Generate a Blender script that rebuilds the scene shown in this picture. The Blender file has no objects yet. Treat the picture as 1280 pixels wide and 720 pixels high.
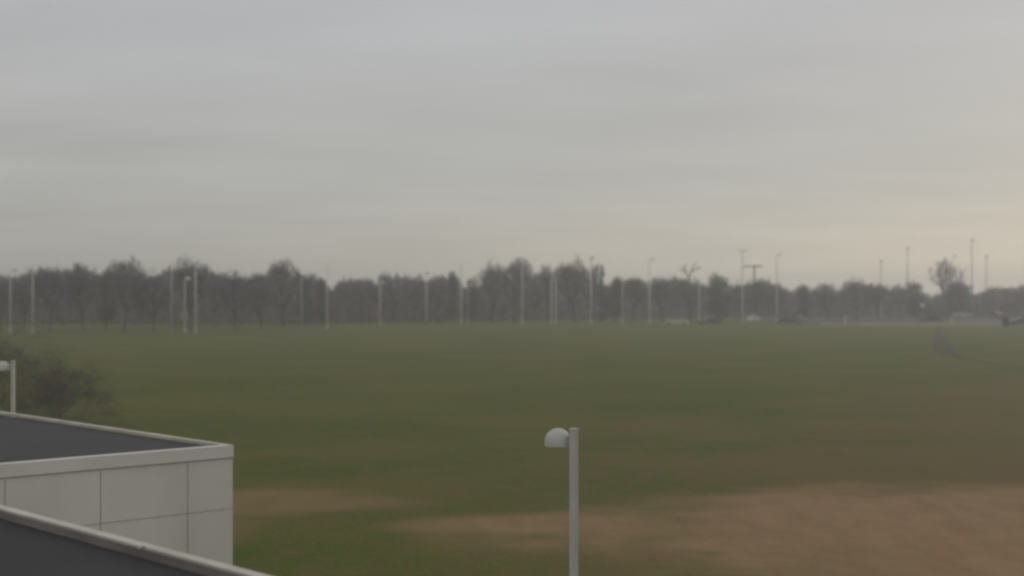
import bpy, math, random
from mathutils import Vector, Matrix
R = math.radians
scene = bpy.context.scene
col = scene.collection
CAM_H, F, HOR = 6.0, 1720.0, 366.0          # eye height (m), focal length and horizon of the 1280 px wide photo


def at(px, py, Y):
    return Vector(((px - 640) / F * Y, Y, CAM_H - (py - HOR) / F * Y))


def ground_y(py):
    return CAM_H * F / (py - HOR)


# ------------------------------------------------------------------ mesh helpers
class MB:
    def __init__(self):
        self.v, self.f, self.s = [], [], []

    def face(self, pts, smooth=False):
        n = len(self.v)
        self.v += [tuple(p) for p in pts]
        self.f.append(list(range(n, n + len(pts))))
        self.s.append(smooth)

    def box(self, c, size, ax=None, ay=None):
        c = Vector(c)
        ax = Vector(ax).normalized() if ax else Vector((1, 0, 0))
        az = Vector((0, 0, 1))
        ay = Vector(ay).normalized() if ay else az.cross(ax).normalized()
        hx, hy, hz = [s / 2 for s in size]
        n = len(self.v)
        for sz in (-1, 1):
            for sx, sy in ((-1, -1), (1, -1), (1, 1), (-1, 1)):
                self.v.append(tuple(c + ax * hx * sx + ay * hy * sy + az * hz * sz))
        for q in ((3, 2, 1, 0), (4, 5, 6, 7), (0, 1, 5, 4), (1, 2, 6, 5), (2, 3, 7, 6), (3, 0, 4, 7)):
            self.f.append([n + i for i in q]); self.s.append(False)

    def tube(self, pts, radii, n=8, caps=True, smooth=True, square=False):
        pts = [Vector(p) for p in pts]
        base = len(self.v)
        ref = None
        for i, p in enumerate(pts):
            d = (pts[min(i + 1, len(pts) - 1)] - pts[max(i - 1, 0)]).normalized()
            if ref is None:
                ref = Vector((1, 0, 0)) if abs(d.x) < .8 else Vector((0, 1, 0))
            u = (ref - d * ref.dot(d)).normalized()
            w = d.cross(u)
            ref = u
            for k in range(n):
                a = 2 * math.pi * k / n + (math.pi / 4 if square else 0)
                self.v.append(tuple(p + (u * math.cos(a) + w * math.sin(a)) * radii[i]))
        for i in range(len(pts) - 1):
            for k in range(n):
                a, b = base + i * n + k, base + i * n + (k + 1) % n
                self.f.append([a, b, b + n, a + n]); self.s.append(smooth)
        if caps:
            self.f.append([base + k for k in reversed(range(n))]); self.s.append(False)
            e = base + (len(pts) - 1) * n
            self.f.append([e + k for k in range(n)]); self.s.append(False)

    def lathe(self, prof, c, n=24, smooth=True):
        c = Vector(c)
        base = len(self.v)
        for r, z in prof:
            for k in range(n):
                a = 2 * math.pi * k / n
                self.v.append((c.x + r * math.cos(a), c.y + r * math.sin(a), c.z + z))
        for i in range(len(prof) - 1):
            for k in range(n):
                a, b = base + i * n + k, base + i * n + (k + 1) % n
                self.f.append([a, b, b + n, a + n]); self.s.append(smooth)

    def build(self, name, mat, parent=None, loc=None):
        me = bpy.data.meshes.new(name)
        me.from_pydata(self.v, [], self.f)
        me.polygons.foreach_set('use_smooth', self.s)
        me.materials.append(mat)
        me.update()
        o = bpy.data.objects.new(name, me)
        col.objects.link(o)
        if parent is not None:
            o.parent = parent
        if loc is not None:
            o.location = loc
        return o


def tag(o, label, cat, group=None, kind=None):
    o['label'] = label
    o['category'] = cat
    if group: o['group'] = group
    if kind: o['kind'] = kind
    return o


def structure(o, label=None, cat=None):
    o['kind'] = 'structure'
    if label: o['label'] = label
    if cat: o['category'] = cat
    return o


def thing(name, loc, label, cat, group=None, rz=0):
    o = bpy.data.objects.new(name, None)
    o.empty_display_size = .3
    col.objects.link(o)
    o.location = loc
    o.rotation_euler = (0, 0, rz)
    return tag(o, label, cat, group)


def copy_thing(o, label, loc, rz=0, scale=(1, 1, 1), group=None):
    r = o.copy(); col.objects.link(r)
    r.location = loc; r.rotation_euler = (0, 0, rz); r.scale = scale
    r['label'] = label
    if group: r['group'] = group
    for ch in list(o.children):
        c = ch.copy(); col.objects.link(c); c.parent = r
        for g in list(ch.children):
            d = g.copy(); col.objects.link(d); d.parent = c
    return r


# ------------------------------------------------------------------ materials
def new_mat(name):
    m = bpy.data.materials.new(name)
    m.use_nodes = True
    nt = m.node_tree
    b = nt.nodes['Principled BSDF']
    return m, nt, b


def simple(name, c1, c2, scale=4.0, rough=.7, bump=0.0, detail=6, spec=.3, stretch=(1, 1, 1), lo=.35, hi=.65):
    m, nt, b = new_mat(name)
    tc = nt.nodes.new('ShaderNodeTexCoord')
    mp = nt.nodes.new('ShaderNodeMapping'); mp.inputs['Scale'].default_value = stretch
    no = nt.nodes.new('ShaderNodeTexNoise')
    no.inputs['Scale'].default_value = scale; no.inputs['Detail'].default_value = detail
    rp = nt.nodes.new('ShaderNodeValToRGB')
    rp.color_ramp.elements[0].position = lo; rp.color_ramp.elements[0].color = (*c1, 1)
    rp.color_ramp.elements[1].position = hi; rp.color_ramp.elements[1].color = (*c2, 1)
    L = nt.links.new
    L(tc.outputs['Object'], mp.inputs['Vector']); L(mp.outputs[0], no.inputs['Vector'])
    L(no.outputs['Fac'], rp.inputs['Fac']); L(rp.outputs['Color'], b.inputs['Base Color'])
    b.inputs['Roughness'].default_value = rough
    b.inputs['Specular IOR Level'].default_value = spec
    if bump:
        bu = nt.nodes.new('ShaderNodeBump'); bu.inputs['Strength'].default_value = bump
        L(no.outputs['Fac'], bu.inputs['Height']); L(bu.outputs[0], b.inputs['Normal'])
    return m


M = {}
M['bark'] = simple('bark', (.055, .048, .043), (.105, .093, .083), 3, .9, spec=.1)
M['twig'] = simple('twig', (.138, .121, .126), (.215, .192, .197), .6, .9, spec=.1)
M['twig_pale'] = simple('twig_pale', (.115, .098, .084), (.165, .143, .126), .6, .9, spec=.1)
M['needle'] = simple('needle', (.055, .064, .050), (.105, .112, .086), .8, .8, spec=.15)
M['pole_white'] = simple('pole_white', (.56, .545, .495), (.70, .68, .63), 1.5, .5, spec=.3)
M['pole_tan'] = simple('pole_tan', (.38, .36, .315), (.48, .455, .41), 1.5, .5, spec=.3)
M['post_paint'] = simple('post_paint', (.42, .41, .36), (.52, .505, .45), 1.5, .5, spec=.3)
M['pole_grey'] = simple('pole_grey', (.22, .22, .21), (.32, .32, .31), 1.5, .55, spec=.3)
M['wood_pole'] = simple('wood_pole', (.05, .042, .036), (.09, .078, .066), 3, .9, spec=.1, stretch=(6, 6, .6))
M['concrete'] = simple('concrete', (.38, .36, .32), (.54, .51, .46), 5, .9, spec=.15)
M['lamp_head'] = simple('lamp_head', (.40, .41, .37), (.52, .52, .475), 2, .6, spec=.2)
M['sign_orange'] = simple('sign_orange', (.22, .13, .08), (.29, .18, .115), 3, .6)
M['sign_tan'] = simple('sign_tan', (.26, .23, .18), (.34, .30, .24), 3, .6)
M['yellow_post'] = simple('yellow_post', (.36, .36, .15), (.46, .46, .22), 4, .6)
M['dark_box'] = simple('dark_box', (.030, .034, .030), (.05, .056, .05), 4, .6)
M['glass_dark'] = simple('glass_dark', (.02, .022, .025), (.03, .032, .036), 2, .08, spec=.6)
M['tyre'] = simple('tyre', (.014, .014, .014), (.024, .024, .024), 8, .85)
M['rim'] = simple('rim', (.35, .35, .36), (.5, .5, .5), 3, .35)


def paint(name, c):
    d = tuple(x * .9 for x in c)
    m = simple(name, d, c, 2, .28, spec=.5)
    return m


M['asphalt'] = simple('asphalt', (.040, .036, .030), (.070, .062, .052), .4, .9, spec=.2)
M['kerb'] = simple('kerb', (.40, .34, .25), (.54, .47, .36), .8, .9, spec=.15)
M['trail'] = simple('trail', (.036, .036, .018), (.066, .062, .030), 1.1, .95, spec=.1)


def roof_mat(name, k):
    m, nt, b = new_mat(name)
    L = nt.links.new
    tc = nt.nodes.new('ShaderNodeTexCoord')
    n1 = nt.nodes.new('ShaderNodeTexNoise'); n1.inputs['Scale'].default_value = .45; n1.inputs['Detail'].default_value = 8
    n1.inputs['Roughness'].default_value = .65
    n2 = nt.nodes.new('ShaderNodeTexNoise'); n2.inputs['Scale'].default_value = 45; n2.inputs['Detail'].default_value = 4
    mx = nt.nodes.new('ShaderNodeMix'); mx.data_type = 'FLOAT'; mx.inputs[0].default_value = .35
    rp = nt.nodes.new('ShaderNodeValToRGB')
    rp.color_ramp.elements[0].position = .3; rp.color_ramp.elements[0].color = (.052 * k, .051 * k, .051 * k, 1)
    rp.color_ramp.elements[1].position = .7; rp.color_ramp.elements[1].color = (.084 * k, .083 * k, .083 * k, 1)
    L(tc.outputs['Object'], n1.inputs['Vector']); L(tc.outputs['Object'], n2.inputs['Vector'])
    L(n1.outputs['Fac'], mx.inputs[2]); L(n2.outputs['Fac'], mx.inputs[3])
    L(mx.outputs[0], rp.inputs['Fac']); L(rp.outputs['Color'], b.inputs['Base Color'])
    bu = nt.nodes.new('ShaderNodeBump'); bu.inputs['Strength'].default_value = .25; bu.inputs['Distance'].default_value = .01
    L(n2.outputs['Fac'], bu.inputs['Height']); L(bu.outputs[0], b.inputs['Normal'])
    b.inputs['Roughness'].default_value = .92
    b.inputs['Specular IOR Level'].default_value = .15
    return m


M['roof'] = roof_mat('roof_membrane', 1.0)
M['roof_dark'] = roof_mat('roof_membrane_dark', .68)
M['coping'] = simple('coping', (.44, .405, .33), (.58, .54, .46), 1.2, .6, spec=.3)
M['upstand'] = simple('upstand', (.20, .17, .15), (.28, .245, .22), 1.5, .85, spec=.15)
M['panel'] = simple('panel', (.60, .58, .53), (.69, .67, .62), .9, .75, .04, spec=.2, stretch=(1, 1, .35))
M['fascia'] = simple('fascia', (.61, .585, .535), (.69, .665, .61), .7, .7, spec=.2)
M['joint'] = simple('joint', (.36, .345, .31), (.43, .41, .375), 3, .9, spec=.1)


def ground_mat():
    m, nt, b = new_mat('field_grass')
    L = nt.links.new
    N = nt.nodes.new
    geo = N('ShaderNodeTexCoord')
    P = geo.outputs['Object']

    def noise(scale, detail=6, stretch=(1, 1, 1), rough=.55, rot=0.0):
        mp = N('ShaderNodeMapping'); mp.inputs['Scale'].default_value = stretch
        mp.inputs['Rotation'].default_value = (0, 0, rot)
        n = N('ShaderNodeTexNoise'); n.inputs['Scale'].default_value = scale
        n.inputs['Detail'].default_value = detail; n.inputs['Roughness'].default_value = rough
        L(P, mp.inputs['Vector']); L(mp.outputs[0], n.inputs['Vector'])
        return n.outputs['Fac']

    def math_(op, a, c=None, clamp=False):
        n = N('ShaderNodeMath'); n.operation = op; n.use_clamp = clamp
        for i, x in enumerate((a, c)):
            if x is None: continue
            if isinstance(x, (int, float)): n.inputs[i].default_value = x
            else: L(x, n.inputs[i])
        return n.outputs[0]

    def sstep(x, lo, hi):
        n = N('ShaderNodeMapRange'); n.interpolation_type = 'SMOOTHSTEP'
        L(x, n.inputs['Value']); n.inputs['From Min'].default_value = lo; n.inputs['From Max'].default_value = hi
        return n.outputs['Result']

    def mix(f, a, c):
        n = N('ShaderNodeMix'); n.data_type = 'RGBA'
        if isinstance(f, (int, float)): n.inputs[0].default_value = f
        else: L(f, n.inputs[0])
        for i, x in ((6, a), (7, c)):
            if isinstance(x, tuple): n.inputs[i].default_value = (*x, 1)
            else: L(x, n.inputs[i])
        return n.outputs[2]

    sep = N('ShaderNodeSeparateXYZ'); L(P, sep.inputs[0])
    X, Y = sep.outputs[0], sep.outputs[1]
    warp = noise(.16, 6)
    warp2 = noise(.5, 6, (.55, 1, 1))
    wob = math_('ADD', math_('MULTIPLY', math_('SUBTRACT', warp, .5), 1.3), math_('MULTIPLY', math_('SUBTRACT', warp2, .5), .8))

    def blob(cx, cy, rx, ry, rot, soft):
        c, s = math.cos(rot), math.sin(rot)
        dx, dy = math_('SUBTRACT', X, cx), math_('SUBTRACT', Y, cy)
        u = math_('DIVIDE', math_('ADD', math_('MULTIPLY', dx, c), math_('MULTIPLY', dy, s)), rx)
        v = math_('DIVIDE', math_('SUBTRACT', math_('MULTIPLY', dy, c), math_('MULTIPLY', dx, s)), ry)
        d = math_('SQRT', math_('ADD', math_('MULTIPLY', u, u), math_('MULTIPLY', v, v)))
        d = math_('ADD', d, wob)
        r = N('ShaderNodeMapRange'); r.interpolation_type = 'SMOOTHSTEP'
        L(d, r.inputs['Value']); r.inputs['From Min'].default_value = 1 + soft; r.inputs['From Max'].default_value = 1 - soft
        return r.outputs['Result']

    streak = noise(.10, 8, (.7, .9, 1), .62, R(-6))
    fine = noise(1.3, 8, (1.2, .45, 1), .68)
    tuft = noise(7, 4, (1.3, .5, 1), .6)
    # living grass: mown bands of fresher and drier green
    g = mix(sstep(streak, .40, .60), (.069, .102, .016), (.114, .122, .026))
    g = mix(sstep(fine, .35, .72), g, (.122, .102, .036))
    g = mix(math_('MULTIPLY', sstep(tuft, .42, .68), .55), g, (.056, .064, .018))
    # dormant brown grass spreading over the right of the field
    side = math_('MULTIPLY', math_('SUBTRACT', math_('MULTIPLY', X, 1.6), math_('SUBTRACT', math_('MAXIMUM', Y, 45.0), 38.0)), .024)
    mq = N('ShaderNodeMapping'); mq.vector_type = 'TEXTURE'
    mq.inputs['Rotation'].default_value = (0, 0, R(52)); mq.inputs['Scale'].default_value = (5, 1, 1)
    nq = N('ShaderNodeTexNoise'); nq.inputs['Scale'].default_value = .32; nq.inputs['Detail'].default_value = 6
    L(P, mq.inputs['Vector']); L(mq.outputs[0], nq.inputs['Vector'])
    side = math_('ADD', side, math_('MULTIPLY', math_('SUBTRACT', nq.outputs['Fac'], .5), 1.7))
    dorm = math_('ADD', math_('ADD', side, math_('MULTIPLY', math_('SUBTRACT', streak, .5), 2.3)), math_('MULTIPLY', math_('SUBTRACT', fine, .5), .9))
    g = mix(math_('MULTIPLY', sstep(dorm, -.85, .85), .82), g, (.140, .098, .050))
    # worn dirt patches
    dirt = mix(sstep(noise(.9, 8, (1.2, .5, 1), .7), .3, .7), (.238, .150, .080), (.292, .192, .108))
    p1 = blob(13.0, 36.3, 11.4, 6.0, R(14), .36)
    p1b = blob(12.5, 30.0, 6.5, 3.6, R(20), .45)
    p1c = blob(1.8, 35.9, 3.6, 1.7, R(6), .5)
    p1 = math_('MAXIMUM', p1, math_('MULTIPLY', p1c, .85))
    p2 = blob(-7.2, 39.5, 3.6, 2.4, R(10), .45)
    p3 = blob(-8.2, 34.5, 1.7, 2.0, R(0), .5)
    f = math_('MAXIMUM', math_('MAXIMUM', p1, p1b), math_('MULTIPLY', math_('MAXIMUM', p2, p3), .55))
    f = math_('MULTIPLY', f, .94)
    dirt = mix(math_('MULTIPLY', sstep(noise(5, 6, (1.2, .6, 1), .7), .45, .75), .30), dirt, (.130, .098, .048))
    c = mix(f, g, dirt)
    L(c, b.inputs['Base Color'])
    b.inputs['Roughness'].default_value = 1.0
    b.inputs['Specular IOR Level'].default_value = .05
    bu = N('ShaderNodeBump'); bu.inputs['Strength'].default_value = .5; bu.inputs['Distance'].default_value = .05
    L(math_('ADD', tuft, fine), bu.inputs['Height']); L(bu.outputs[0], b.inputs['Normal'])
    return m


M['field'] = ground_mat()

# ------------------------------------------------------------------ the setting
g = MB()
S, n = 1500.0, 30
for j in range(n):
    for i in range(n):
        x0, x1 = -S + 2 * S * i / n, -S + 2 * S * (i + 1) / n
        y0, y1 = -S + 2 * S * j / n, -S + 2 * S * (j + 1) / n
        g.face([(x0, y0, 0), (x1, y0, 0), (x1, y1, 0), (x0, y1, 0)])
structure(g.build('ground', M['field']), 'wide flat sports field of patchy green and brown winter grass', 'field')


def ribbon(pts, width, z):
    m = MB()
    P = [Vector((x, y, z)) for x, y in pts]
    prev = None
    for i, p in enumerate(P):
        d = (P[min(i + 1, len(P) - 1)] - P[max(i - 1, 0)]).normalized()
        nrm = Vector((-d.y, d.x, 0))
        w = width[i] if isinstance(width, (list, tuple)) else width
        cur = (p - nrm * w / 2, p + nrm * w / 2)
        if prev:
            m.face([prev[0], cur[0], cur[1], prev[1]])
        prev = cur
    return m


# dark trodden path bending across the right of the field to the car park
tp = [(39.5, 60), (40.2, 100), (40.5, 115), (41.2, 126), (44.0, 140), (50, 160), (59, 190), (69, 222), (76, 246)]
structure(ribbon(tp, [.5, .6, .8, 1.1, 1.8, 2.1, 1.7, 1.0, .5], .006).build('footpath', M['trail']),
          'dark trodden path bending across the right side of the field', 'path')
# car park strip beyond the field with its pale kerb
lot = MB()
near = [(58, 259), (75, 256), (91, 255), (97, 262), (112, 285), (260, 330)]
for a, c in zip(near[:-1], near[1:]):
    lot.face([(a[0], a[1], .008), (c[0], c[1], .008), (c[0], 460, .008), (a[0], 460, .008)])
structure(lot.build('car_park', M['asphalt']), 'grey asphalt car park beyond the far edge of the field', 'car park')
kb = MB()
for a, c in zip(near[:-1], near[1:]):
    A, B = Vector((*a, .12)), Vector((*c, .12))
    d = B - A
    off = Vector((d.y, -d.x, 0)).normalized() * .25
    kb.box((A + B) / 2 + off, (d.length, .5, .24), d)
structure(kb.build('kerb', M['kerb']), 'pale concrete kerb between the field and the car park', 'kerb')

# ------------------------------------------------------------------ the flat-roofed building
ZR = 3.6


def on_roof(px, py, z=ZR):
    Y = (CAM_H - z) * F / (py - HOR)
    return Vector(((px - 640) / F * Y, Y, z))


C0 = on_roof(291, 556)                    # outer corner of the far wing
far_dir = (on_roof(0, 514) - C0).normalized()
wall_dir = (on_roof(0, 580) - C0).normalized()
far_n = Vector((-far_dir.y, far_dir.x, 0))                # into the roof
if far_n.dot(wall_dir) < 0: far_n = -far_n
wall_n = Vector((-wall_dir.y, wall_dir.x, 0))
if wall_n.dot(far_dir) < 0: wall_n = -wall_n              # into the wing
bld = thing('flat_roofed_building', (C0.x, C0.y, 0), 'low flat-roofed building wing with pale panelled wall and dark roof', 'building')
O = Vector((C0.x, C0.y, 0))


def L3(v):          # world -> building-local
    return v - O


LW, LF = 16.0, 26.0
A_, B_ = C0, C0 + far_dir * LF
D_ = C0 + wall_dir * LW
E_ = D_ + far_dir * LF
wl = MB()
# wall body with the panel wall facing the camera
for p, q in ((D_, A_), (A_, B_), (B_, E_), (E_, D_)):
    p, q = L3(p), L3(q)
    wl.face([(p.x, p.y, 0), (q.x, q.y, 0), (q.x, q.y, ZR - .205), (p.x, p.y, ZR - .205)])
wl.build('wall', M['panel'], bld)
# fascia band (overlaps as a slim proud cap over the wall)
fa = MB()
th = .03
out = -wall_n
a = L3(A_) + out * 0
fa.box(L3(A_) + wall_dir * (LW / 2) - wall_n * (th / 2 - .0) + wall_n * .06 + Vector((0, 0, -.095)), (LW + .0, .12 + th, .19), wall_dir)
fa.build('fascia', M['fascia'], bld)
# panel joints: thin recessed-looking sealant strips 3 mm proud
def s_along(px):                       # distance along the wall from the corner for a photo column
    # intersect the column's ray with the wall line
    k = (px - 640) / F
    return (C0.x - k * C0.y) / (k * wall_dir.y - wall_dir.x)
jt = MB()
zt = ZR - .205
s1 = s_along(235); sp = s_along(126) - s1
for k in range(0, 6):
    s = s1 + k * sp
    jt.box(L3(C0) + wall_dir * s - wall_n * .003 + Vector((0, 0, -ZR + zt / 2 - .01 + 0)) , (.014, .006, zt - .02), wall_dir)
zl = ZR - 79 / F * C0.y
for zz in (zl, zl - 1.02, zl - 2.04):
    jt.box(L3(C0) + wall_dir * (LW / 2) - wall_n * .0022 + Vector((0, 0, zz - ZR)), (LW - .01, .0045, .012), wall_dir)
# shadow gap under the fascia
jt.box(L3(C0) + wall_dir * (LW / 2) - wall_n * .002 + Vector((0, 0, zt - ZR + .006)), (LW - .02, .004, .017), wall_dir)
jt.build('panel_joint', M['joint'], bld)
rf = MB()
zr = ZR - .06
i1 = C0 + wall_dir * .0 + far_n * .12 + wall_n * .13
i2 = B_ + far_n * .12
i3 = E_
i4 = D_ + wall_n * .13
rf.face([(p.x - O.x, p.y - O.y, zr) for p in (i1, i2, i3, i4)])
rf.build('roof', M['roof'], bld)
# coping along the far edge, in sections that do not quite line up
cp = MB()
rnd = random.Random(5)
cuts = [0.0]
for px, py in ((164, 537.5), (54, 521.5), (0, 514)):
    cuts.append((on_roof(px, py) - C0).length)
while cuts[-1] < LF: cuts.append(min(LF, cuts[-1] + 3.0))
for i in range(len(cuts) - 1):
    s0, s2 = cuts[i] + (.012 if i else -.02), cuts[i + 1]
    dz = rnd.uniform(-.006, .008)
    mid = C0 + far_dir * (s0 + s2) / 2 + far_n * .06
    cp.box(L3(mid) + Vector((0, 0, dz - .025)), (s2 - s0, .11, .05), far_dir)
cp.build('coping', M['coping'], bld)

# near roof, with its own parapet (same building, closer wing)
nb = thing('near_roof_wing', (0, 0, 0), 'dark flat roof edge with pale metal coping in the bottom left corner', 'building')
P0, P1 = on_roof(1, 630), on_roof(345, 720)
nd = (P1 - P0).normalized()
nn = Vector((-nd.y, nd.x, 0))
if nn.y > 0: nn = -nn                      # towards the camera = into the roof
Q0, Q1 = P0 - nd * 14, P1 + nd * 14
cp2 = MB()
joint = (on_roof(196, 682) - P0).length
cutl = [-14.0, -10.5, -7.0, -3.5, 0.0, joint, joint + 3.6, joint + 7.2, joint + 10.8, (Q1 - P0).length]
rnd = random.Random(11)
for s0, s2 in zip(cutl[:-1], cutl[1:]):
    dz = rnd.uniform(-.004, .006)
    mid = P0 + nd * ((s0 + s2) / 2 + .006) + nn * .075
    cp2.box(mid + Vector((0, 0, dz - .016)), (s2 - s0 - .014, .125, .026), nd)
# lifted corner flap at the joint
fl = P0 + nd * joint
cp2.face([fl - nd * .10 + nn * .155 + Vector((0, 0, -.03)), fl - nd * .004 + nn * .15 + Vector((0, 0, .012)), fl - nd * .004 + nn * .12 + Vector((0, 0, .01)), fl - nd * .12 + nn * .13 + Vector((0, 0, .004))])
cp2.build('coping', M['coping'], nb)
up = MB()
up.box((Q0 + Q1) / 2 + nn * .075 + Vector((0, 0, -.115)), ((Q1 - Q0).length, .12, .17), nd)
up.build('parapet', M['upstand'], nb)
r2 = MB()
zr2 = ZR - .11
r2.face([(p.x, p.y, zr2) for p in (Q0 + nn * .1, Q1 + nn * .1, Q1 + nn * 22, Q0 + nn * 22)])
r2.build('roof', M['roof_dark'], nb)
w2 = MB()
for p, q in ((Q0 + nn * .03, Q1 + nn * .03), (Q1 + nn * .03, Q1 + nn * 22), (Q1 + nn * 22, Q0 + nn * 22), (Q0 + nn * 22, Q0 + nn * .03)):
    w2.face([(p.x, p.y, 0), (q.x, q.y, 0), (q.x, q.y, ZR - .2), (p.x, p.y, ZR - .2)])
w2.build('wall', M['panel'], nb)

# ------------------------------------------------------------------ dome lamps on square posts
def dome_lamp(loc, height, rz, label):
    t = thing('dome_lamp', loc, label, 'street lamp', 'dome lamps beside the building', rz)
    p = MB()
    p.tube([(0, 0, 0), (0, 0, height)], [.0585, .0585], 4, smooth=False, square=True)
    p.build('post', M['post_paint'], t)
    c = MB()
    c.box((0, 0, height + .008), (.096, .096, .016))
    c.build('post_cap', M['lamp_head'], t)
    b = MB()
    b.box((0, 0, .02), (.26, .26, .04)); b.build('base_plate', M['pole_grey'], t)
    a = MB()
    a.tube([(-.05, 0, height - .10), (-.20, 0, height - .10)], [.032, .032], 10)
    a.build('arm', M['post_paint'], t)
    d = MB()
    r, zc = .172, height - .170
    prof = [(r * .985, -.065), (r, -.055), (r, 0)]
    for k in range(1, 13):
        e = math.pi / 2 * k / 12
        prof.append((max(r * math.cos(e), .0005), r * math.sin(e)))
    d.lathe(prof, (-.275, 0, zc), 36)
    s = d.build('lamp_shade', M['lamp_head'], t)
    lens = MB()
    lens.lathe([(.0005, -.050), (.08, -.052), (r * .96, -.052)], (-.275, 0, zc), 28)
    lens.build('lens', M['pole_grey'], s)
    return t


Yl = 18.0
dome_lamp(((717.3 - 640) / F * Yl, Yl, 0), 6 - (537 - HOR) / F * Yl, R(-42), 'pale square-post lamp with a round dome head in front of the field')
Yl = 36.0
dome_lamp(((16.5 - 640) / F * Yl, Yl, 0), 6 - (451.5 - HOR) / F * Yl, R(-4), 'pale dome lamp rising behind the dark roof at the left edge')


# ------------------------------------------------------------------ far light poles
def light_pole(px, ytop, ybase, head, label, mat='pole_white', w=2.0, sign=None, Y=None, base=True):
    Y = Y or ground_y(ybase)
    h = CAM_H - (ytop - HOR) / F * Y
    X = (px - 640) / F * Y
    t = thing('light_pole', (X, Y, 0), label, 'light pole', 'light poles along the far edge of the field')
    rb = max(.09, w * .9 / F * Y / 2)
    p = MB()
    p.tube([(0, 0, .0), (0, 0, h * .5), (0, 0, h)], [rb, rb * .82, rb * .62], 10)
    p.build('pole', M[mat], t)
    if base:
        b = MB(); b.lathe([(rb * 1.7, 0), (rb * 1.7, .75), (rb * 1.5, .82), (rb * .4, .83)], (0, 0, 0), 14)
        b.build('concrete_base', M['concrete'], t)
    if head in ('right', 'left'):
        s = 1 if head == 'right' else -1
        a = MB(); a.tube([(0, 0, h - .12), (.45 * s, 0, h - .05)], [.06, .05], 8); a.build('arm', M[mat], t)
        l = MB()
        l.tube([(.38 * s, 0, h), (.55 * s, 0, h + .02), (.95 * s, 0, h), (1.05 * s, 0, h - .03)], [.08, .16, .15, .06], 10)
        l.build('lamp_head', M['lamp_head'], t)
    elif head == 'double':
        for s in (1, -1):
            a = MB(); a.tube([(0, 0, h - .15), (.4 * s, 0, h - .05)], [.06, .05], 8); a.build('arm', M['pole_grey'], t)
            l = MB(); l.box((.62 * s, 0, h - .02), (.5, .35, .18)); l.build('lamp_head', M['pole_tan'], t)
    elif head == 'short':
        l = MB(); l.box((.15, 0, h - .05), (.7, .4, .32)); l.build('lamp_head', M['pole_tan'], t)
    elif head == 'globe':
        a = MB(); a.tube([(0, 0, h - .2), (.45, 0, h - .05)], [.06, .05], 8); a.build('arm', M[mat], t)
        l = MB()
        l.lathe([(.38, -.18), (.40, 0), (.33, .2), (.2, .32), (.01, .37)], (.5, 0, h - .08), 16)
        l.build('lamp_head', M['lamp_head'], t)
    if sign:
        yc, size, sm, dx = sign
        zc = CAM_H - (yc - HOR) / F * Y
        s_ = size / F * Y
        q = MB(); q.box((dx, -rb - .05, zc), (s_, .06, s_)); q.build('sign_panel', M[sm], t)
    return t


LP = light_pole
LP(13, 338, 417, 'right', 'tall white light pole at the far left end of the row, lamp turned right')
LP(41, 335, 417, None, 'plain white pole second from the left end, under a bushy tree', w=2.0)
LP(214.5, 332, 385, None, 'faint pale pole half lost among tree twigs, left of the pole with the tan box', mat='pole_tan', w=2.0, Y=209, base=False)
LP(231, 348, 416, 'globe', 'short pole with a bright globe head and a tan box low on it', w=1.9, sign=(394.5, 9, 'sign_tan', .0))
LP(244.5, 328, 416, None, 'tall pole on a pale concrete base, right beside the short globe pole', w=2.2)
LP(377, 347, 400, 'right', 'faint pole left of a gap in the trees, fading into the trunks', mat='pole_tan', w=2.0, Y=243, base=False)
LP(409, 328, 411, None, 'tall slim pole standing at the notch between two tree masses', w=1.8)
LP(475, 353, 407, 'globe', 'pole with a square orange-brown sign panel low on it', w=1.8, sign=(394.5, 8, 'sign_orange', 0))
LP(533, 341, 400, 'short', 'pale pole between the orange sign pole and the close pair', w=1.9, Y=272, base=False)
LP(576.5, 326, 404.5, None, 'tall bright pole, the taller of a close pair left of the tall bare trees', w=2.1)
LP(585, 356, 404, 'globe', 'low pole with a bright lamp head, the shorter of a close pair', mat='pole_tan', w=1.5)
LP(653, 328, 404.5, None, 'faint pole in front of the two tallest bare trees at centre', w=1.9)
LP(689, 351, 404.5, 'right', 'left pole of the matched twin poles near centre', w=1.8)
LP(695, 351, 404.5, 'left', 'right pole of the matched twin poles near centre', w=1.8)
LP(739, 322, 404, 'short', 'tall white pole just left of the pointed evergreen tip', w=2.3)
LP(778, 352, 404, None, 'faint tan pole right of the pointed evergreen, not above the trees', mat='pole_tan', w=2.0)
LP(812, 324, 404, 'right', 'tall pole with a short right arm, left of the pale car', w=2.3)
LP(874, 350, 403.5, None, 'faint pole with a bright white foot between dark parked cars', w=1.7)
LP(928, 313, 403, 'double', 'very tall pole with a double lamp head beside the timber utility pole', w=2.3)
LP(971, 318, 403, 'right', 'tall pole with a lamp arm to the right, right of the timber utility pole', w=2.1)
LP(1101, 326, 397, 'short', 'faint slim pole over low rounded trees, fourth from the right end', mat='pole_tan', w=1.8)
LP(1134.5, 310, 395.5, 'short', 'tall pole standing before a dark rounded evergreen', w=2.1)
LP(1215, 300, 396, 'short', 'tallest pole, right of the big open bare tree', w=2.3)
LP(1233, 320, 393.5, 'short', 'faint slim pole at the right end of the row', mat='pole_tan', w=1.7)

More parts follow.
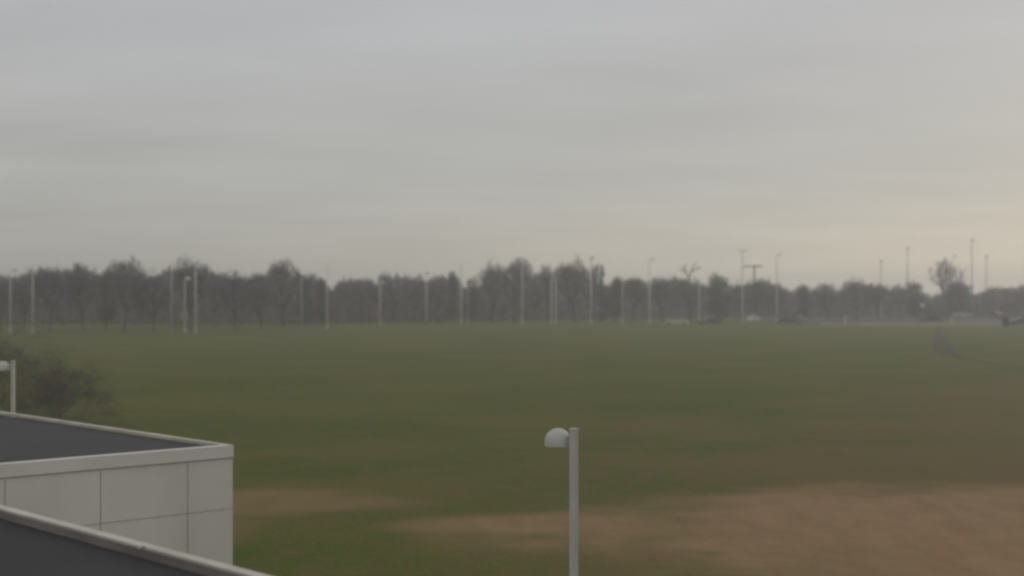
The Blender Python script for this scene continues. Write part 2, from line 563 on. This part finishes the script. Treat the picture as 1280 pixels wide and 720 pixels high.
# timber utility pole with crossarm
Yu = 305.0
ut = thing('utility_pole', ((943 - 640) / F * Yu, Yu, 0), 'dark timber utility pole with a crossarm poking above the trees', 'utility pole')
hu = CAM_H - (331 - HOR) / F * Yu
p = MB(); p.tube([(0, 0, 0), (0, 0, hu)], [.22, .15], 10); p.build('pole', M['wood_pole'], ut)
p = MB(); p.box((-.5, -.2, hu - .35), (4.6, .18, .24)); p.build('crossarm', M['wood_pole'], ut)
for x in (-2.6, -1.4, .7, 1.6):
    p = MB(); p.lathe([(.05, 0), (.09, .05), (.09, .16), (.03, .24), (.001, .25)], (x, -.2, hu - .23), 8); p.build('insulator', M['pole_grey'], ut)

# short items at the car park edge
def post(px, ytop, ybase, w, mat, label, name='marker_post', cat='post'):
    Y = ground_y(ybase)
    h = CAM_H - (ytop - HOR) / F * Y
    r = w / F * Y / 2
    t = thing(name, ((px - 640) / F * Y, Y, 0), label, cat)
    p = MB(); p.lathe([(r, 0), (r, h - .12), (r * .8, h - .03), (r * .3, h), (.001, h + .005)], (0, 0, 0), 12); p.build('shaft', M[mat], t)
    p = MB(); p.lathe([(r * 1.06, 0), (r * 1.06, .16)], (0, 0, h - .42), 12); p.build('band', M['pole_grey'], t)
    return t


post(1189, 396, 406.3, 3.0, 'yellow_post', 'stubby yellow-green post at the edge of the grass')
post(1056, 394, 404.5, 1.6, 'pole_white', 'thin short white post on a pale strip of kerb, right of the dark car')
post(1001.5, 392, 404, 2.0, 'sign_tan', 'short brownish post just right of a dark parked car')

Yc = ground_y(408)
ub = thing('utility_box', ((1257 - 640) / F * Yc, Yc, 0), 'dark squat utility box where the pale kerb bends', 'utility box')
p = MB(); p.box((0, 0, .80), (1.15, .8, 1.48)); p.build('cabinet', M['dark_box'], ub)
p = MB(); p.box((0, 0, 1.60), (1.27, .92, .09)); p.build('lid', M['dark_box'], ub)
p = MB(); p.box((0, -.405, .82), (.95, .03, 1.2)); d = p.build('door', M['dark_box'], ub)
p = MB(); p.box((.36, -.44, .85), (.05, .05, .2)); p.build('handle', M['pole_grey'], d)
p = MB(); p.box((0, 0, .03), (1.35, 1.0, .06)); p.build('plinth', M['concrete'], ub)

# pale panel sign among the dark trees
Ys = 318.0
sg = thing('panel_sign', ((1153 - 640) / F * Ys, Ys, 0), 'small pale sign panel low in front of the dark rounded evergreen', 'sign')
zc = CAM_H - (381.5 - HOR) / F * Ys
p = MB(); p.tube([(0, 0, 0), (0, 0, zc + .4)], [.07, .07], 8); p.build('pole', M['pole_grey'], sg)
p = MB(); p.box((0, -.11, zc), (1.0, .05, .75)); p.build('panel', M['pole_white'], sg)


# ------------------------------------------------------------------ parked cars
def car(loc, rz, paint_mat, label):
    t = thing('parked_car', loc, label, 'car', 'cars parked beyond the field', rz)
    body = [(-2.2, .42), (-2.24, .75), (-2.12, .92), (-1.55, .98), (-.95, 1.38), (-.4, 1.46), (.35, 1.42), (1.02, 1.0), (1.95, .84), (2.2, .68), (2.24, .42)]
    hw = lambda z: .88 if z < 1.0 else .88 - (z - 1.0) * .42
    b = MB()
    rows = []
    for x, z in body:
        e = .86 if abs(x) > 2.1 else 1
        rows.append((Vector((x, -hw(z) * e, z)), Vector((x, hw(z) * e, z))))
    for (a0, a1), (b0, b1) in zip(rows[:-1], rows[1:]):
        b.face([a0, b0, b1, a1], True)
    belt = []
    for s in (0, 1):
        low = [Vector((x, (-.82 if s == 0 else .82) * (.86 if abs(x) > 2.1 else 1), .24)) for x, z in body]
        for i in range(len(body) - 1):
            q = [rows[i][s], low[i], low[i + 1], rows[i + 1][s]]
            b.face(q if s == 0 else q[::-1])
    lowL = [Vector((x, -.82 * (.86 if abs(x) > 2.1 else 1), .24)) for x in (-2.2, 2.24)]
    lowR = [Vector((x, .82 * (.86 if abs(x) > 2.1 else 1), .24)) for x in (-2.2, 2.24)]
    b.face([lowL[0], lowR[0], lowR[1], lowL[1]])
    b.face([rows[0][0], rows[0][1], lowR[0], lowL[0]]); b.face([rows[-1][1], rows[-1][0], lowL[1], lowR[1]])
    b.build('body', paint_mat, t)
    def pane(name, pts):
        m = MB(); m.face(pts); m.build(name, M['glass_dark'], t)
    o_ = .012
    pane('windscreen', [(.42, -.66, 1.395), (.98, -.80, 1.045), (.98, .80, 1.045), (.42, .66, 1.395)] and
         [(.43 + o_, -.64, 1.37 + .02), (.97 + o_, -.79, 1.04 + .02), (.97 + o_, .79, 1.04 + .02), (.43 + o_, .64, 1.37 + .02)])
    pane('rear_window', [(-.98 - o_, .66, 1.36 + .02), (-1.50 - o_, .79, 1.01 + .02), (-1.50 - o_, -.79, 1.01 + .02), (-.98 - o_, -.66, 1.36 + .02)])
    for s in (-1, 1):
        for x0, x1, x2, x3 in ((-1.28, -.12, -.12, -.82), (-.06, .86, .34, -.06)):
            m = MB()
            lo, hi = s * (hw(1.03) + .012), s * (hw(1.37) + .012)
            pts = [(x0, lo, 1.03), (x1, lo, 1.03), (x2, hi, 1.37), (x3, hi, 1.37)]
            m.face(pts if s < 0 else pts[::-1]); m.build('side_window', M['glass_dark'], t)
        for x in (-1.35, 1.38):
            m = MB()
            m.tube([(x, s * .70, .32), (x, s * .90, .32)], [.32, .32], 18)
            w = m.build('wheel', M['tyre'], t)
            m = MB(); m.tube([(x, s * .895, .32), (x, s * .912, .32)], [.19, .18], 14); m.build('rim', M['rim'], w)
        m = MB(); m.box((2.16, s * .55, .66), (.16, .36, .13)); m.build('headlight', M['lamp_head'], t)
        m = MB(); m.box((-2.17, s * .56, .78), (.14, .34, .14)); m.build('tail_light', M['sign_orange'], t)
    return t


def cpos(px, py):
    Y = ground_y(py)
    return ((px - 640) / F * Y, Y, .01)


M['paint_sand'] = paint('paint_sand', (.50, .45, .37))
M['paint_dark'] = paint('paint_dark', (.035, .037, .042))
M['paint_black'] = paint('paint_black', (.018, .018, .02))
M['paint_white'] = paint('paint_white', (.68, .68, .67))
M['paint_silver'] = paint('paint_silver', (.40, .41, .42))
M['paint_maroon'] = paint('paint_maroon', (.13, .045, .04))
car(cpos(846, 406.2), R(-14), M['paint_sand'], 'pale sand-coloured car seen side-on at the edge of the grass')
car(cpos(887, 405.3), R(200), M['paint_black'], 'black car parked behind the white-footed pole')
car(cpos(942, 402.3), R(60), M['paint_white'], 'white car showing small and pale between two tall poles')
car(cpos(987, 405.6), R(-12), M['paint_dark'], 'charcoal car right of the pole with the right-hand lamp arm')
car(cpos(1162, 403.0), R(170), M['paint_dark'], 'dark car left of the yellow-green post')
car(cpos(1203, 396.8), R(10), M['paint_silver'], 'silver car parked by the foot of the tallest pole')
car(cpos(1276, 406.2), R(186), M['paint_black'], 'black car cut off by the right edge of the view')
car(cpos(1246, 397.0), R(95), M['paint_maroon'], 'dull red car parked end-on in the far row')

# ------------------------------------------------------------------ trees
def rand_perp(d, rnd):
    v = Vector((rnd.uniform(-1, 1), rnd.uniform(-1, 1), rnd.uniform(-1, 1)))
    v = v - d * v.dot(d)
    return v.normalized() if v.length > 1e-4 else Vector((1, 0, 0))


def bare_tree(seed, H, W, levels=5, first=.24, nkid=(5, 4, 4, 3), twigs=7, tw=.045, spread=(35, 60), up=.25, r0=None, low=0.0, envelope=True):
    """A winter tree: returns (trunk with limbs, crown of twigs), height H, crown width W."""
    rnd = random.Random(seed)
    tb, cb = MB(), MB()
    r0 = r0 or H * .018
    pts_out = []
    segs = []

    def rec(p, d, Ln, r, lv):
        steps = 3 if lv < 3 else 2
        pts, cur, dd = [p.copy()], p.copy(), d.copy()
        for k in range(steps):
            dd = (dd + rand_perp(dd, rnd) * .16 + Vector((0, 0, up * .25 if lv else 0))).normalized()
            cur = cur + dd * Ln / steps
            pts.append(cur.copy())
        rad = [r * (1 - .45 * k / steps) for k in range(steps + 1)]
        segs.append((pts, rad, lv))
        if lv >= levels - 1:
            for k in range(twigs):
                t = rnd.random()
                q = pts[0].lerp(pts[-1], t)
                a = R(rnd.uniform(15, 65))
                td = (dd * math.cos(a) + rand_perp(dd, rnd) * math.sin(a) + Vector((0, 0, up * .4))).normalized()
                segs.append(([q, q + td * Ln * rnd.uniform(.5, 1.1)], [tw], 99))
            return
        nk = nkid[min(lv, len(nkid) - 1)]
        ph = rnd.uniform(0, 6.28)
        for k in range(nk):
            t = 1.0 if k == 0 else rnd.uniform(.45 if lv else .70 - low, 1.0)
            i = min(int(t * steps), steps - 1)
            q = pts[i].lerp(pts[i + 1], t * steps - i)
            a = R(rnd.uniform(*spread)) * (.45 if k == 0 else 1)
            u = rand_perp(dd, rnd) if lv else (Vector((math.cos(ph + k * 6.28 / nk), math.sin(ph + k * 6.28 / nk), 0)))
            nd_ = (dd * math.cos(a) + u * math.sin(a) + Vector((0, 0, up * .5))).normalized()
            ratio = rnd.uniform(.62, .85) if lv else rnd.uniform(.95, 1.25)
            rec(q, nd_, Ln * ratio, r * .55 * rnd.uniform(.8, 1.1) if k else r * .62, lv + 1)

    rec(Vector((0, 0, 0)), Vector((rnd.uniform(-.06, .06), rnd.uniform(-.06, .06), 1)).normalized(), H * first, r0, 0)
    zs = [q.z for s in segs for q in s[0]]
    xs = sorted([abs(q.x) for s in segs for q in s[0]] + [abs(q.y) for s in segs for q in s[0]])
    zs.sort(); kz = H / zs[int(len(zs) * .988)]
    kx = (W / 2) / xs[int(len(xs) * .95)]
    zc_, zr_ = H * .46, H * .54

    def f(q):                       # crowns end in a rounded outline: twigs past it are shorter
        v = Vector((q.x * kx, q.y * kx, q.z * kz))
        n_ = Vector((v.x / (W / 2), v.y / (W / 2), (v.z - zc_) / zr_))
        rho = n_.length
        if envelope and rho > .7 and v.z > H * .25:
            k_ = (.7 + .42 * math.tanh((rho - .7) / .42)) / rho
            v = Vector((v.x * k_, v.y * k_, zc_ + (v.z - zc_) * k_))
        return v

    for pts, rad, lv in segs:
        P = [f(q) for q in pts]
        if lv == 99:
            e_ = math.sqrt((P[1].x ** 2 + P[1].y ** 2) / (W / 2) ** 2 + ((P[1].z - H * .46) / (H * .54)) ** 2)
            if envelope and P[1].z > H * .45 and rnd.random() < min(.8, max(0, (e_ - .62) / .4)):
                continue
            d = P[1] - P[0]
            s = rand_perp(d.normalized(), rnd) * rad[0]
            cb.face([P[0] - s, P[0] + s, P[1]])
        elif lv <= 1:
            tb.tube(P, rad, 7, caps=False)
        elif lv == 2:
            tb.tube(P, [max(x, .02 if r0 > .05 else .005) for x in rad], 5, caps=False)
        else:
            cb.tube(P, [max(x * (.3 if r0 < .05 else 1), tw * .5) for x in rad], 3, caps=False)
    return tb, cb


def leafy(seed, H, W, lobes, leaves=5200, size=.34, shape='round', base=.12):
    rnd = random.Random(seed)
    tb, cb = MB(), MB()
    tb.tube([(0, 0, 0), (0, 0, H * .5), (0, 0, H * .85)], [H * .02, H * .014, H * .004], 7, caps=False)
    C = []
    for k in range(lobes):
        if shape == 'cone':
            t = rnd.random() ** 1.1
            a = rnd.uniform(0, 6.28); r = (1 - t) * W * .36 * rnd.random() ** .5
            C.append((Vector((r * math.cos(a), r * math.sin(a), H * (base + t * (.95 - base)))), W * (.20 * (1 - t) + .045), H * .06))
        else:
            t = rnd.random()
            a = rnd.uniform(0, 6.28); r = W * .30 * rnd.random() ** .5
            zc = H * (base + .12 + t * (.72 - base))
            k2 = math.sqrt(max(.05, 1 - ((zc / H - .5) / .5) ** 2))
            C.append((Vector((r * math.cos(a) * k2, r * math.sin(a) * k2, zc)), W * rnd.uniform(.14, .24), H * rnd.uniform(.10, .17)))
            if k < 8:
                tb.tube([(0, 0, H * .3), C[-1][0] * .6 + Vector((0, 0, H * .16)), C[-1][0]], [.08, .05, .02], 4, caps=False)
    for k in range(leaves):
        c, rx, rz = C[rnd.randrange(len(C))]
        while True:
            v = Vector((rnd.uniform(-1, 1), rnd.uniform(-1, 1), rnd.uniform(-1, 1)))
            if .2 < v.length < 1: break
        p = c + Vector((v.x * rx, v.y * rx, v.z * rz))
        n_ = (v + Vector((rnd.uniform(-1, 1), rnd.uniform(-1, 1), rnd.uniform(-.4, 1))) * .7).normalized()
        u = rand_perp(n_, rnd); w = n_.cross(u)
        s = size * rnd.uniform(.5, 1.1)
        cb.face([p - u * s * .5, p + w * s * .3, p + u * s * .5, p - w * s * .3])
    zmax = max(v[2] for v in cb.v)
    k = H / zmax
    cb.v = [(a, b, c * k) for a, b, c in cb.v]
    return tb, cb


PROTO = {}


def proto(kind, mbs, H, W, mt='bark', mc='twig'):
    PROTO.setdefault(kind, []).append([mbs, H, W, mt, mc, None])


for s in (3, 8, 21, 34):
    proto('round', bare_tree(s, 12, 9, 5, .20, (7, 5, 4, 4), 11, .05, (32, 62), .18), 12, 9)
for s in (5, 13):
    proto('tall', bare_tree(s, 13, 7, 5, .18, (7, 5, 4, 4), 9, .04, (26, 50), .26), 13, 7)
proto('open', bare_tree(77, 14, 9.5, 5, .30, (5, 4, 4, 3), 4, .035, (28, 52), .25), 14, 9.5)
proto('sparse', bare_tree(41, 13, 6, 5, .26, (5, 4, 3, 3), 6, .04, (25, 45), .3), 13, 6)


def dead_tree(seed, H, W):
    rnd = random.Random(seed)
    tb, cb = MB(), MB()
    h0 = H * .73
    tb.tube([(0, 0, 0), (.15, 0, h0 * .5), (0, 0, h0)], [.30, .22, .15], 8, caps=False)
    limbs = [[(0, 0, h0), (-.8, .2, h0 + 1.1), (-2.0, .3, h0 + 1.9)], [(0, 0, h0), (.55, -.1, h0 + 1.3), (.9, 0, h0 + 2.3), (1.7, .1, H)],
             [(.55, -.1, h0 + 1.3), (1.5, -.3, h0 + 1.9), (2.4, -.3, h0 + 2.0)], [(-.8, .2, h0 + 1.1), (-.9, .1, h0 + 2.2), (-.7, 0, h0 + 3.0)]]
    for l in limbs:
        tb.tube(l, [.13 - .025 * i for i in range(len(l))], 6, caps=False)
        for k in range(9):
            a, b = rnd.choice(list(zip(l[:-1], l[1:])))
            p = Vector(a).lerp(Vector(b), rnd.random())
            d = Vector((rnd.gauss(0, .6), rnd.gauss(0, .6), rnd.uniform(.2, 1))).normalized()
            cb.tube([p, p + d * rnd.uniform(.5, 1.2)], [.04, .015], 4, caps=False)
    return tb, cb


proto('dead', dead_tree(19, 12.8, 5.0), 12.8, 5.0)
for s in (2, 9):
    proto('evergreen', leafy(s, 10, 8, 26, 6500, .36, 'round', .05), 10, 8, mc='needle')
proto('conifer', leafy(15, 13, 6, 40, 5200, .32, 'cone', .06), 13, 6, mc='needle')

TREE_NO = {}


def tree(px, ytop, hw, kind, Y, label, rz=None, group='trees along the far edge of the field', name=None):
    lst = PROTO[kind]
    k = TREE_NO.get(kind, 0); TREE_NO[kind] = k + 1
    pr = lst[k % len(lst)]
    H = CAM_H - (ytop - HOR) / F * Y
    Wd = 2 * hw / F * Y
    X = (px - 640) / F * Y
    rz = 0.0 if kind == 'dead' else k * 2.1 + 1.3
    sc = (Wd / pr[2], Wd / pr[2], H / pr[1])
    nm = name or {'evergreen': 'evergreen_tree', 'conifer': 'conifer_tree', 'dead': 'dead_tree'}.get(kind, 'bare_tree')
    if pr[5] is None:
        t = thing(nm, (X, Y, 0), label, 'tree', group, rz)
        pr[0][0].build('trunk', M[pr[3]], t)
        pr[0][1].build('crown', M[pr[4]], t)
        t.scale = sc
        pr[5] = t
    else:
        t = copy_thing(pr[5], label, (X, Y, 0), rz, sc, group)
        t.name = nm
    return t


T = [
    (2, 339, 24, 'round', 214, 'bare tree cut off by the left edge behind the leftmost pole'),
    (30, 336, 20, 'round', 222, 'low bare tree between the first and second poles from the left'),
    (62, 327, 30, 'round', 212, 'broad bare tree right of the second pole from the left'),
    (104, 326, 23, 'round', 216, 'bare dome-topped tree between the broad left tree and the tall one'),
    (132, 334, 18, 'evergreen', 226, 'dark dense tree tucked left of the tall dome-topped tree'),
    (155, 318, 31, 'round', 208, 'tall dome-topped bare tree with a thick trunk, highest on the left'),
    (192, 335, 22, 'round', 211, 'lower bare tree just left of the faint pole among twigs'),
    (238, 318, 32, 'tall', 226, 'tall bare tree crowning right behind the short globe pole'),
    (268, 340, 18, 'round', 240, 'low bare tree filling the dip right of the globe pole'),
    (294, 335, 25, 'round', 212, 'bare tree with a dark forked trunk standing in open grass'),
    (326, 338, 22, 'round', 224, 'bare tree right of the forked-trunk tree, rounded and low'),
    (354, 320, 24, 'tall', 246, 'narrow tall bare tree left of the gap in the treeline'),
    (382, 344, 17, 'evergreen', 250, 'dark dense tree at the faint pole left of the notch'),
    (402, 346, 13, 'evergreen', 252, 'small dark tree at the left lip of the notch'),
    (437, 343, 22, 'round', 276, 'bare tree at the right lip of the notch in the treeline'),
    (462, 343, 18, 'round', 282, 'bare tree left of the orange sign pole'),
    (484, 339, 20, 'evergreen', 286, 'flat-topped dark tree right behind the orange sign pole'),
    (517, 341, 22, 'round', 280, 'bare tree left of the pale pole past the orange sign'),
    (546, 341, 18, 'round', 284, 'bare tree right of the pale pole past the orange sign'),
    (567, 337, 11, 'evergreen', 288, 'small dark evergreen left of the close pole pair'),
    (588, 344, 13, 'evergreen', 290, 'dark round tree behind the close pole pair'),
    (614, 324, 22, 'tall', 286, 'tall bare tree, left of the two rising at centre'),
    (645, 319, 27, 'tall', 282, 'tallest bare tree at centre, behind a faint pole'),
    (668, 347, 13, 'round', 296, 'low bare tree in the dip left of the twin poles'),
    (686, 326, 20, 'sparse', 288, 'thin see-through bare tree above the twin poles'),
    (718, 320, 27, 'tall', 284, 'tall broad bare tree between the twin poles and pointed evergreen'),
    (741, 325, 20, 'sparse', 292, 'thin bare tree top behind the tall pole by the pointed evergreen'),
    (753, 331, 15, 'conifer', 286, 'pointed evergreen with a spire tip above the treeline'),
    (769, 344, 16, 'evergreen', 284, 'rounded dark tree right of the pointed evergreen'),
    (791, 343, 19, 'round', 282, 'rounded bare tree left of the tall pole with a right arm'),
    (829, 344, 21, 'round', 286, 'bare tree above the pale sand-coloured car'),
    (861, 327, 14.4, 'dead', 300, 'dead forked tree poking its bare limbs above the treeline'),
    (862, 345, 22, 'round', 288, 'bare tree in front of the dead forked tree'),
    (897, 340, 21, 'evergreen', 290, 'rounded dark tree left of the very tall double-headed pole'),
    (926, 349, 16, 'round', 292, 'low bare tree behind the very tall double-headed pole'),
    (946, 344, 15, 'round', 298, 'bare tree around the timber utility pole'),
    (970, 352, 18, 'round', 296, 'low bare tree behind the pole right of the timber utility pole'),
    (1003, 354, 13, 'evergreen', 300, 'small round-headed dark tree standing above a dip'),
    (1035, 351, 21, 'round', 300, 'wide rounded bare tree behind the thin short white post'),
    (1071, 345, 21, 'round', 304, 'bare tree rising between the white post and slim faint pole'),
    (1099, 350, 18, 'round', 308, 'bare tree right behind the slim faint pole'),
    (1124, 357, 14, 'round', 316, 'low bare tree left of the dark rounded evergreen'),
    (1146, 350, 22, 'evergreen', 322, 'big dark rounded evergreen behind the tall pole on the right'),
    (1191, 318, 33, 'open', 338, 'large open-crowned bare tree with sky showing through its limbs'),
    (1201, 350, 27, 'evergreen', 342, 'broad dark tree below the large open-crowned bare tree'),
    (1238, 362, 17, 'round', 350, 'low bare tree behind the slim pole at the right end'),
    (1258, 357, 14, 'evergreen', 350, 'dark tree above the utility box at the kerb bend'),
    (1281, 351, 19, 'round', 346, 'bare tree cut off by the right edge of the view'),
]
for t_ in T:
    tree(*t_)

# shrubby bare trees behind the left lamp, near the building
def shrub(px, Y, H, W, seed, label, tw):
    t = thing('bare_shrub', (at(px, 366, Y).x, Y, 0), label, 'shrub', 'bare shrubs beyond the dark roof')
    mb = bare_tree(seed, H, W, 5, .05, (12, 6, 4, 4), 8, tw, (35, 78), .12, r0=.028, low=.6)
    mb[0].build('trunk', M['twig_pale'], t); mb[1].build('crown', M['twig_pale'], t)


shrub(6, 58, 4.7, 5.6, 101, 'tall bushy bare shrub behind the dome lamp at the left edge', .005)
shrub(74, 62, 3.5, 5.0, 108, 'lower sprawling bare shrub right of the dome lamp, beyond the dark roof', .004)

# far wood behind the individual trees: one mass nobody could count
SKY = [(-60, 345), (0, 343), (60, 340), (130, 340), (200, 342), (260, 343), (330, 344), (400, 352), (412, 358), (430, 350), (560, 350), (597, 352),
       (640, 343), (668, 349), (720, 343), (772, 352), (850, 350), (920, 353), (980, 359), (1012, 364), (1070, 356), (1110, 361), (1168, 367), (1200, 359), (1235, 366), (1290, 360), (1340, 358)]


def sky_at(px):
    for (a, b), (c, d) in zip(SKY[:-1], SKY[1:]):
        if a <= px <= c: return b + (d - b) * (px - a) / (c - a)
    return 356


rnd = random.Random(99)
wd = MB()
for k in range(46000):
    px = rnd.uniform(-60, 1340)
    f = max(0.0, min(1.0, (px - 380) / 700))
    Yn = 268 + 75 * f
    if px < 400: Yn = 262
    Y = Yn + rnd.uniform(0, 42)
    H = CAM_H - (sky_at(px) + 6 + 4 * math.sin(px * .11) + 3 * math.sin(px * .043 + 1) + rnd.gauss(0, 2.5) - HOR) / F * Y
    z = H * (rnd.random() ** .8)
    X = (px - 640) / F * Y
    p = Vector((X, Y, z))
    d = Vector((rnd.gauss(0, .5), rnd.gauss(0, .5), rnd.uniform(.2, 1))).normalized()
    s = rand_perp(d, rnd) * rnd.uniform(.12, .30)
    l = rnd.uniform(.9, 2.2)
    wd.face([p - s, p + s, p + d * l])
for k in range(420):
    px = rnd.uniform(-60, 1340)
    f = max(0.0, min(1.0, (px - 380) / 700))
    Y = (268 + 75 * f if px >= 400 else 262) + rnd.uniform(-2, 30)
    H = CAM_H - (sky_at(px) + 16 - HOR) / F * Y
    X = (px - 640) / F * Y
    wd.tube([(X, Y, 0), (X + rnd.uniform(-.5, .5), Y, H * .9)], [.22, .06], 5, caps=False)
tag(wd.build('far_woods', M['twig']), 'dim grey wood massed behind the trees along the far edge', 'woods', kind='stuff')

# ------------------------------------------------------------------ haze
hz = MB()
x0, x1, y0, y1, z0, z1 = -1600, 1600, -1600, 1600, -1.0, 22.0
hz.box(((x0 + x1) / 2, (y0 + y1) / 2, (z0 + z1) / 2), (x1 - x0, y1 - y0, z1 - z0))
hm = bpy.data.materials.new('haze')
hm.use_nodes = True
nt = hm.node_tree
nt.nodes.clear()
out = nt.nodes.new('ShaderNodeOutputMaterial')
pv = nt.nodes.new('ShaderNodeVolumePrincipled')
pv.inputs['Color'].default_value = (.93, .92, .91, 1)
pv.inputs['Density'].default_value = .00105
pv.inputs['Anisotropy'].default_value = .5
nt.links.new(pv.outputs[0], out.inputs['Volume'])
tag(hz.build('haze', hm), 'thin grey winter haze lying over the field and the treeline', 'haze', kind='stuff')

# ------------------------------------------------------------------ sky and light
SUN_EL, SUN_AZ = R(15), R(32)               # azimuth measured from +Y towards +X
w = bpy.data.worlds.new('World'); scene.world = w
w.use_nodes = True
nt = w.node_tree
nt.nodes.clear()
N, L = nt.nodes.new, nt.links.new
out = N('ShaderNodeOutputWorld'); bg = N('ShaderNodeBackground'); bg.inputs['Strength'].default_value = .1
sky = N('ShaderNodeTexSky'); sky.sky_type = 'NISHITA'; sky.sun_disc = False
sky.sun_elevation = SUN_EL; sky.sun_rotation = SUN_AZ
tc = N('ShaderNodeTexCoord')
sep = N('ShaderNodeSeparateXYZ'); L(tc.outputs['Generated'], sep.inputs[0])


def wm(op, a, c=None, clamp=False):
    n_ = N('ShaderNodeMath'); n_.operation = op; n_.use_clamp = clamp
    for i, x in enumerate((a, c)):
        if x is None: continue
        if isinstance(x, (int, float)): n_.inputs[i].default_value = x
        else: L(x, n_.inputs[i])
    return n_.outputs[0]


def wmix(f, a, c, blend='MIX'):
    n_ = N('ShaderNodeMix'); n_.data_type = 'RGBA'; n_.blend_type = blend; n_.clamp_factor = True
    if isinstance(f, (int, float)): n_.inputs[0].default_value = f
    else: L(f, n_.inputs[0])
    for i, x in ((6, a), (7, c)):
        if isinstance(x, tuple): n_.inputs[i].default_value = (*x, 1)
        else: L(x, n_.inputs[i])
    return n_.outputs[2]


def wstep(x, lo, hi):
    n_ = N('ShaderNodeMapRange'); n_.interpolation_type = 'SMOOTHSTEP'
    L(x, n_.inputs['Value']); n_.inputs['From Min'].default_value = lo; n_.inputs['From Max'].default_value = hi
    return n_.outputs['Result']


X, Y, Z = sep.outputs
hcol = wmix(wstep(X, -.40, .42), (.370, .357, .325), (.620, .572, .462))
mid = wmix(wstep(X, -.42, .42), (.424, .425, .412), (.455, .452, .436))
top = (.470, .472, .484)
zen = (.62, .63, .65)
c = wmix(wstep(Z, -.01, .088), hcol, mid)
c = wmix(wstep(Z, .08, .22), c, top)
c = wmix(wstep(Z, .22, .9), c, zen)
# cloud sheet: noise on a flat layer overhead, so the streaks close up towards the horizon
den = wm('ADD', wm('MAXIMUM', Z, 0.0), .07)
cb_ = N('ShaderNodeCombineXYZ')
L(wm('DIVIDE', X, den), cb_.inputs[0]); L(wm('DIVIDE', Y, den), cb_.inputs[1])
mp = N('ShaderNodeMapping'); mp.inputs['Scale'].default_value = (.7, 1.2, 1); mp.inputs['Rotation'].default_value = (0, 0, R(-8))
L(cb_.outputs[0], mp.inputs['Vector'])
n1 = N('ShaderNodeTexNoise'); n1.inputs['Scale'].default_value = 1.25; n1.inputs['Detail'].default_value = 7; n1.inputs['Roughness'].default_value = .5
L(mp.outputs[0], n1.inputs['Vector'])
n2 = N('ShaderNodeTexNoise'); n2.inputs['Scale'].default_value = .33; n2.inputs['Detail'].default_value = 3
L(mp.outputs[0], n2.inputs['Vector'])
amp = wm('ADD', wm('MULTIPLY', wm('SUBTRACT', n1.outputs['Fac'], .5), .26), wm('MULTIPLY', wm('SUBTRACT', n2.outputs['Fac'], .5), .14))
amp = wm('ADD', amp, 1.0)
vm = N('ShaderNodeVectorMath'); vm.operation = 'SCALE'; L(c, vm.inputs[0]); L(wm('MULTIPLY', amp, 10.0), vm.inputs['Scale'])
fin = wmix(.965, sky.outputs[0], vm.outputs[0])
L(fin, bg.inputs['Color']); L(bg.outputs[0], out.inputs['Surface'])

sd = bpy.data.lights.new('sun', 'SUN'); sd.energy = .5; sd.angle = R(24); sd.color = (1, .93, .82)
so = bpy.data.objects.new('sun', sd); col.objects.link(so)
dvec = Vector((math.sin(SUN_AZ) * math.cos(SUN_EL), math.cos(SUN_AZ) * math.cos(SUN_EL), math.sin(SUN_EL)))
so.rotation_euler = dvec.to_track_quat('Z', 'Y').to_euler()

# ------------------------------------------------------------------ camera and render
cd = bpy.data.cameras.new('camera'); cam = bpy.data.objects.new('camera', cd); col.objects.link(cam)
cam.location = (0, 0, CAM_H)
cam.rotation_euler = (R(90) + math.atan((HOR - 360) / F), 0, 0)
cd.sensor_width = 36; cd.lens = 36 * F / 1280
cd.clip_start = .1; cd.clip_end = 8000
cd.dof.use_dof = True; cd.dof.focus_distance = 19.0; cd.dof.aperture_fstop = .82
scene.camera = cam
scene.view_settings.view_transform = 'Standard'
scene.view_settings.look = 'None'
scene.view_settings.exposure = 0
scene.view_settings.gamma = 1
scene.cycles.filter_width = 2.8
scene.cycles.max_bounces = 6
scene.cycles.volume_bounces = 1
scene.cycles.use_denoising = True
